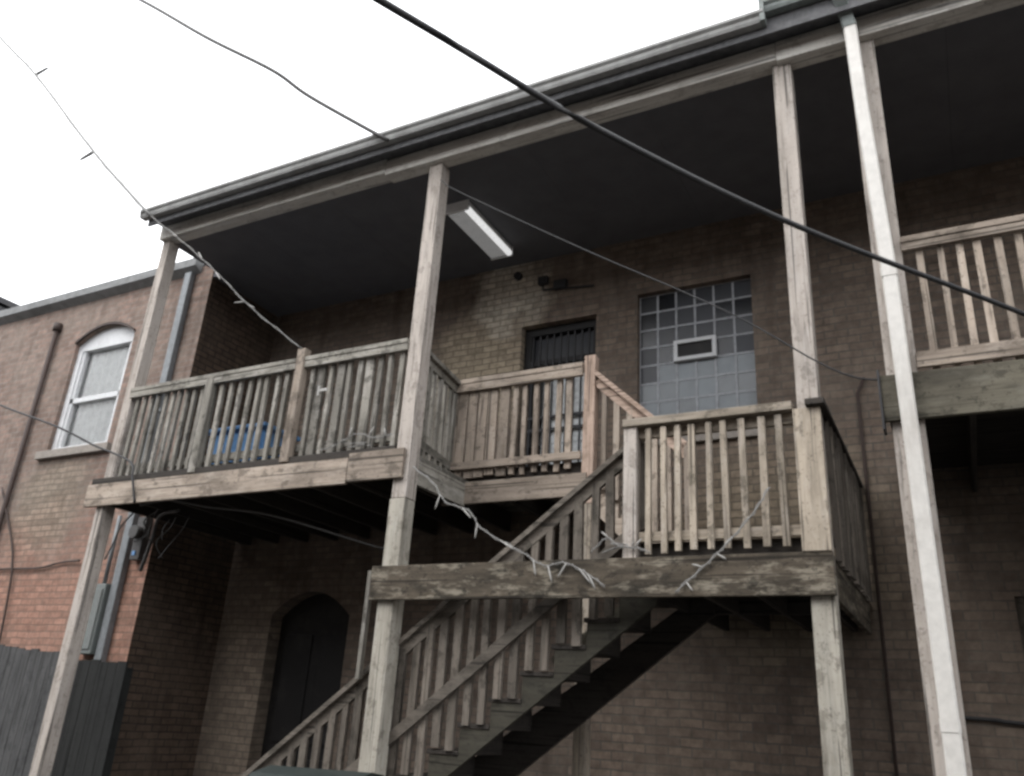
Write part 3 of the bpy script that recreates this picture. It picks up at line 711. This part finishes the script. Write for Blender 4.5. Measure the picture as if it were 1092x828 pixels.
# ------------------------------------------------------------------ wheeled bin
bn = thing('trash_bin', 'dark green wheeled trash bin at the foot of the stairs', 'bin', (-3.28, 4.0, 0)); 
def rotbox(m, x0, x1, y0, y1, z0, z1, taper=1.0, bev=.02):
    b = bmesh.new(); bmesh.ops.create_cube(b, size=1)
    for v in b.verts:
        s = 1.0 if v.co.z > 0 else taper
        v.co = Vector(((x0 + x1) / 2 + v.co.x * (x1 - x0) * s, (y0 + y1) / 2 + v.co.y * (y1 - y0) * s, (z0 + z1) / 2 + v.co.z * (z1 - z0)))
    bmesh.ops.bevel(b, geom=list(b.edges), offset=bev, segments=3, affect='EDGES'); m.merge(b)
def bpart(fn, name, mat):
    m = MB(); fn(m)
    me = bpy.data.meshes.new(name); m.bm.to_mesh(me); m.bm.free(); me.materials.append(mat)
    o = bpy.data.objects.new(name, me); COL.objects.link(o); o.parent = bn; return o
bpart(lambda m: rotbox(m, -.36, .36, -.4, .4, .08, 1.12, .78), 'body', M['bin'])
def lidf(m):
    pr2 = [(-.42, 1.125), (-.42, 1.17), (-.3, 1.215), (0, 1.24), (.3, 1.215), (.40, 1.17), (.40, 1.125)]
    m.prism(pr2, 'x', -.39, .39); bmesh.ops.bevel(m.bm, geom=[e for e in m.bm.edges], offset=.012, segments=2, affect='EDGES')
bpart(lidf, 'lid', M['bin'])
bpart(lambda m: m.tube([(-.3, .44, 1.08), (.3, .44, 1.08)], .018, 10), 'handle', M['bin'])
for sx in (-1, 1): bpart(lambda m: m.tube([(sx * .27, .34, .13), (sx * .34, .34, .13)], .13, 18), 'wheel', M['rubber'])
bn.rotation_euler = (0, 0, R(20)); bn.scale = (.78, .84, 1.035)

# ------------------------------------------------------------------ cables
def cable(name, pts, r, mat, label, cat='cable', n=8):
    o = MB().tube(spline(pts, n), r, 7).build(name, mat); tag(o, label, cat); return o

cable('service_cable', [(-5.523, -5.8, 5.599), (-5.151, -5.1, 5.327), (-4.779, -4.4, 5.079), (-4.407, -3.7, 4.855), (-4.035, -3.0, 4.655), (-3.663, -2.3, 4.479), (-3.291, -1.6, 4.327), (-2.919, -0.9, 4.199), (-2.547, -0.2, 4.095), (-2.175, 0.5, 4.015), (-1.803, 1.2, 3.959), (-1.431, 1.9, 3.915), (-1.109, 2.62, 3.937), (-0.495, 3.7, 3.962), (0.503, 4.9, 3.864), (1.094, 5.5, 3.699)],
      0.0145, M['cable'], 'thick black service cable crossing the picture from top to right edge')
cable('phone_cable', [(-10.179, 4.300, 11.179), (-8.084, 4.450, 9.595), (-6.837, 4.600, 8.614), (-5.876, 4.800, 7.940), (-5.457, 5.000, 7.596), (-4.513, 5.240, 6.90)], .022, M['cable2'],
      'thin grey cable in the sky running down to the roof gutter')
cable('phone_cable', [(-4.051, 5.570, 6.515), (-3.800, 5.550, 6.288), (-2.472, 5.500, 5.322), (-1.593, 5.500, 4.725), (-1.112, 5.500, 4.374), (-0.687, 5.520, 4.019), (-0.460, 5.540, 3.876), (-0.270, 5.570, 3.834)], .006, M['cable'],
      'thin dark cable from the middle post across the upper porch to the right post')
cable('phone_cable', [(-11.266, 5.200, 5.228), (-9.953, 5.300, 4.741), (-8.920, 5.400, 4.398), (-8.302, 5.500, 4.144), (-7.702, 5.550, 3.921), (-7.55, 5.52, 3.72), (-7.45, 5.54, 3.45)], .012, M['cable'],
      'black cable sagging across the arched window to the deck corner')
cable('phone_cable', [(-7.46, 5.62, 3.44), (-7.2, 5.68, 3.49), (-6.946, 5.650, 3.46), (-6.586, 5.750, 3.40), (-5.862, 5.900, 3.310), (-4.909, 6.200, 3.057), (-4.722, 6.400, 3.019)], .012, M['cable2'],
      'grey cable drooping under the left deck beam towards the stairs')
cable('wall_cable', [(-11.517, 6.460, 4.148), (-10.959, 6.460, 3.409), (-10.765, 6.460, 3.037), (-10.668, 6.460, 2.622), (-10.575, 6.460, 1.945)], .014, M['rust'],
      'wavy dark cable hanging on the brick wall at the left edge')
cable('wall_cable', [(-11.626, 6.460, 2.997), (-10.931, 6.470, 3.019), (-10.248, 6.470, 3.013), (-9.809, 6.470, 3.071), (-9.440, 6.460, 3.082)], .013, M['rust'],
      'short dark horizontal cable on the left brick wall above the fence')
cable('wall_cable', [(-0.35, 7.73, 1.83), (0.103, 7.725, 1.820), (0.297, 7.725, 1.804), (1.5, 7.73, 1.78)], .016, M['cable'],
      'black horizontal cable on the dark wall at lower right')
# tangle of old wires hanging under the deck corner
tg = MB()
for k in range(6):
    x0 = -7.75 + random.uniform(-.25, .5); z0 = 3.44
    pts = [(x0, 5.75 + random.uniform(0, .5), z0)]
    for j in range(3): pts.append((pts[-1][0] + random.uniform(-.18, .08), pts[-1][1] + random.uniform(-.06, .1), pts[-1][2] - random.uniform(.03, .2)))
    tg.tube(spline(pts, 6), random.choice([.006, .008, .011]), 6)
tg.tube(spline([(-8.1, 6.3, 2.9), (-7.9, 6.2, 3.2), (-7.6, 6.0, 3.42), (-7.2, 5.9, 3.44)], 8), .02, 7)
tag(tg.build('wire_bundle', M['cable2']), 'tangled bundle of dark wires hanging under the left deck corner', 'wires')
# string lights
def string(label, pts, bulbs, r=.0042, extra=None, mat=None, bs=.8):
    c = spline(pts, 10)
    m = MB(); m.tube(c, r, 6)
    tw = [p + Vector((.012 * math.cos(i * 1.1), 0, .012 * math.sin(i * 1.1))) for i, p in enumerate(c)]
    m.tube(tw, r * .7, 5)
    if extra: extra(m)
    o = tag(m.build('string_lights', mat or M['cord']), label, 'string lights', 'faded white string lights')
    for (t, dx, dz, L) in bulbs:
        p = c[int(t * (len(c) - 1))]; d = Vector((dx, 0, dz)).normalized()
        b = MB(); b.tube([p, p + d * .03, p + d * .045, p + d * (L * .8), p + d * L], [q * bs for q in (.006, .007, .010, .008, .003)], 8)
        b.build('bulb', mat or M['bulb'], o)
    return o
string('faded string lights hanging in the open sky at top left', [(-14.511, 4.900, 13.139), (-12.630, 5.000, 11.321), (-11.302, 5.050, 10.128), (-9.373, 5.150, 8.197), (-7.951, 5.220, 6.884)],
       [(.52, 1, .1, .3), (.75, -1, -.2, .28)], .021, None, M['oldcord'], 2.4)
string('faded string lights between the roof corner and the left railing', [(-7.951, 5.220, 6.884), (-7.352, 5.300, 6.427), (-6.791, 5.380, 5.958), (-6.176, 5.450, 5.414), (-5.496, 5.550, 4.895)],
       [(.18, .4, -.3, .12), (.42, -.45, .55, .15), (.50, .5, -.6, .16), (.72, -1, .1, .16), (.74, 1, -.5, .1)])
string('string lights drooping below the recessed railing over the mossy beam', [(-4.027, 5.590, 3.561), (-3.762, 5.535, 3.385), (-3.621, 5.530, 3.215), (-3.391, 5.530, 3.124), (-3.248, 5.530, 2.966), (-2.906, 5.530, 2.785), (-2.704, 5.530, 2.674), (-2.552, 5.530, 2.691), (-2.402, 5.530, 2.632), (-2.218, 5.530, 2.516)],
       [(.18, -.3, -1, .13), (.3, .6, -.6, .13), (.42, -.1, -1, .12), (.5, .8, -.5, .14), (.62, .2, -1, .12), (.7, .3, -1, .13), (.8, -.5, -.8, .12), (.88, .7, -.8, .14), (.93, .5, -.9, .12)])
string('thin string lights hanging from the lower landing railing in front of the mossy beam', [(-1.058, 5.560, 3.157), (-1.155, 5.540, 2.997), (-1.348, 5.530, 2.781), (-1.512, 5.530, 2.629), (-1.709, 5.530, 2.465)],
       [(.45, -.6, -.5, .07), (.6, .6, -.4, .07), (.75, -.7, .2, .08), (.9, .4, -.6, .07)], .005)
def coil(x, y, z, sx, sz, n):
    def f(m):
        pts = [(x + random.uniform(-sx, sx), y + random.uniform(-.03, .03), z + random.uniform(-sz, sz)) for k in range(n)]
        m.tube(spline(pts, 6), .0035, 5)
    return f
string('tangled string lights heaped at the left foot of the landing railing', [(-2.35, 5.56, 2.76), (-2.22, 5.55, 2.86), (-2.12, 5.54, 2.80), (-1.98, 5.55, 2.78), (-1.9, 5.56, 2.75)],
       [(.3, -.6, .5, .08), (.7, .5, .6, .08)], .004, coil(-2.13, 5.56, 2.79, .13, .05, 9))
string('tangled string lights lying along the left deck edge beside the middle post', [(-5.1, 5.58, 3.80), (-4.9, 5.57, 3.84), (-4.67, 5.57, 3.92), (-4.45, 5.57, 3.86), (-4.28, 5.57, 3.88)],
       [(.4, .3, .9, .1), (.65, .5, .8, .1), (.9, -.2, .9, .08)], .004, coil(-4.6, 5.57, 3.83, .22, .04, 8))
# white clip on a baluster
ck = MB().box(-5.22, -5.10, 5.565, 5.58, 4.40, 4.43, .004).box(-5.215, -5.195, 5.56, 5.575, 4.36, 4.46, .004).build('plastic_clip', M['bulb'])
tag(ck, 'small white plastic clip on the left deck balusters', 'clip')


# ------------------------------------------------------------------ camera

cd = bpy.data.cameras.new('camera'); cam = bpy.data.objects.new('camera', cd); COL.objects.link(cam); S.camera = cam
cd.sensor_width = 36; cd.lens = 28.998; cd.clip_start = .05; cd.clip_end = 2000
rot = Matrix(((0.884153, 0.123992, 0.450443), (0.463332, -0.356468, -0.811329), (0.05997, 0.926044, -0.372621)))
cam.matrix_world = Matrix.Translation((0, 0, 1.6)) @ rot.to_4x4()


# ------------------------------------------------------------------ light
w = bpy.data.worlds.new('World'); S.world = w; w.use_nodes = True
nt = w.node_tree; bg = nt.nodes['Background']
sky = nt.nodes.new('ShaderNodeTexSky'); sky.sky_type = 'NISHITA'; sky.sun_disc = False
SUN_EL, SUN_AZ = R(52), R(205)
sky.sun_elevation = SUN_EL; sky.sun_rotation = SUN_AZ; sky.air_density = 1.0; sky.dust_density = 3.0
hs_ = nt.nodes.new('ShaderNodeHueSaturation'); hs_.inputs['Saturation'].default_value = .12
nt.links.new(sky.outputs[0], hs_.inputs['Color'])
# overcast: an even cloud sheet covers most of the clear sky
cl = nt.nodes.new('ShaderNodeMix'); cl.data_type = 'RGBA'; cl.inputs[0].default_value = .8
nt.links.new(hs_.outputs[0], cl.inputs[6]); cl.inputs[7].default_value = (13.0, 13.2, 13.6, 1)
nt.links.new(cl.outputs[2], bg.inputs['Color']); bg.inputs['Strength'].default_value = .1
sl = bpy.data.lights.new('sun', 'SUN'); sl.energy = .6; sl.angle = R(25); sl.color = (1, .97, .93)
so = bpy.data.objects.new('sun', sl); COL.objects.link(so)
dirv = Vector((math.sin(SUN_AZ) * math.cos(SUN_EL), math.cos(SUN_AZ) * math.cos(SUN_EL), math.sin(SUN_EL)))
so.rotation_euler = dirv.to_track_quat('Z', 'Y').to_euler()
S.view_settings.view_transform = 'Standard'; S.view_settings.look = 'None'; S.view_settings.gamma = 1; S.view_settings.exposure = 1.28
S.render.engine = 'CYCLES'
S.cycles.filter_width = 2.8
S.cycles.max_bounces = 6; S.cycles.diffuse_bounces = 4
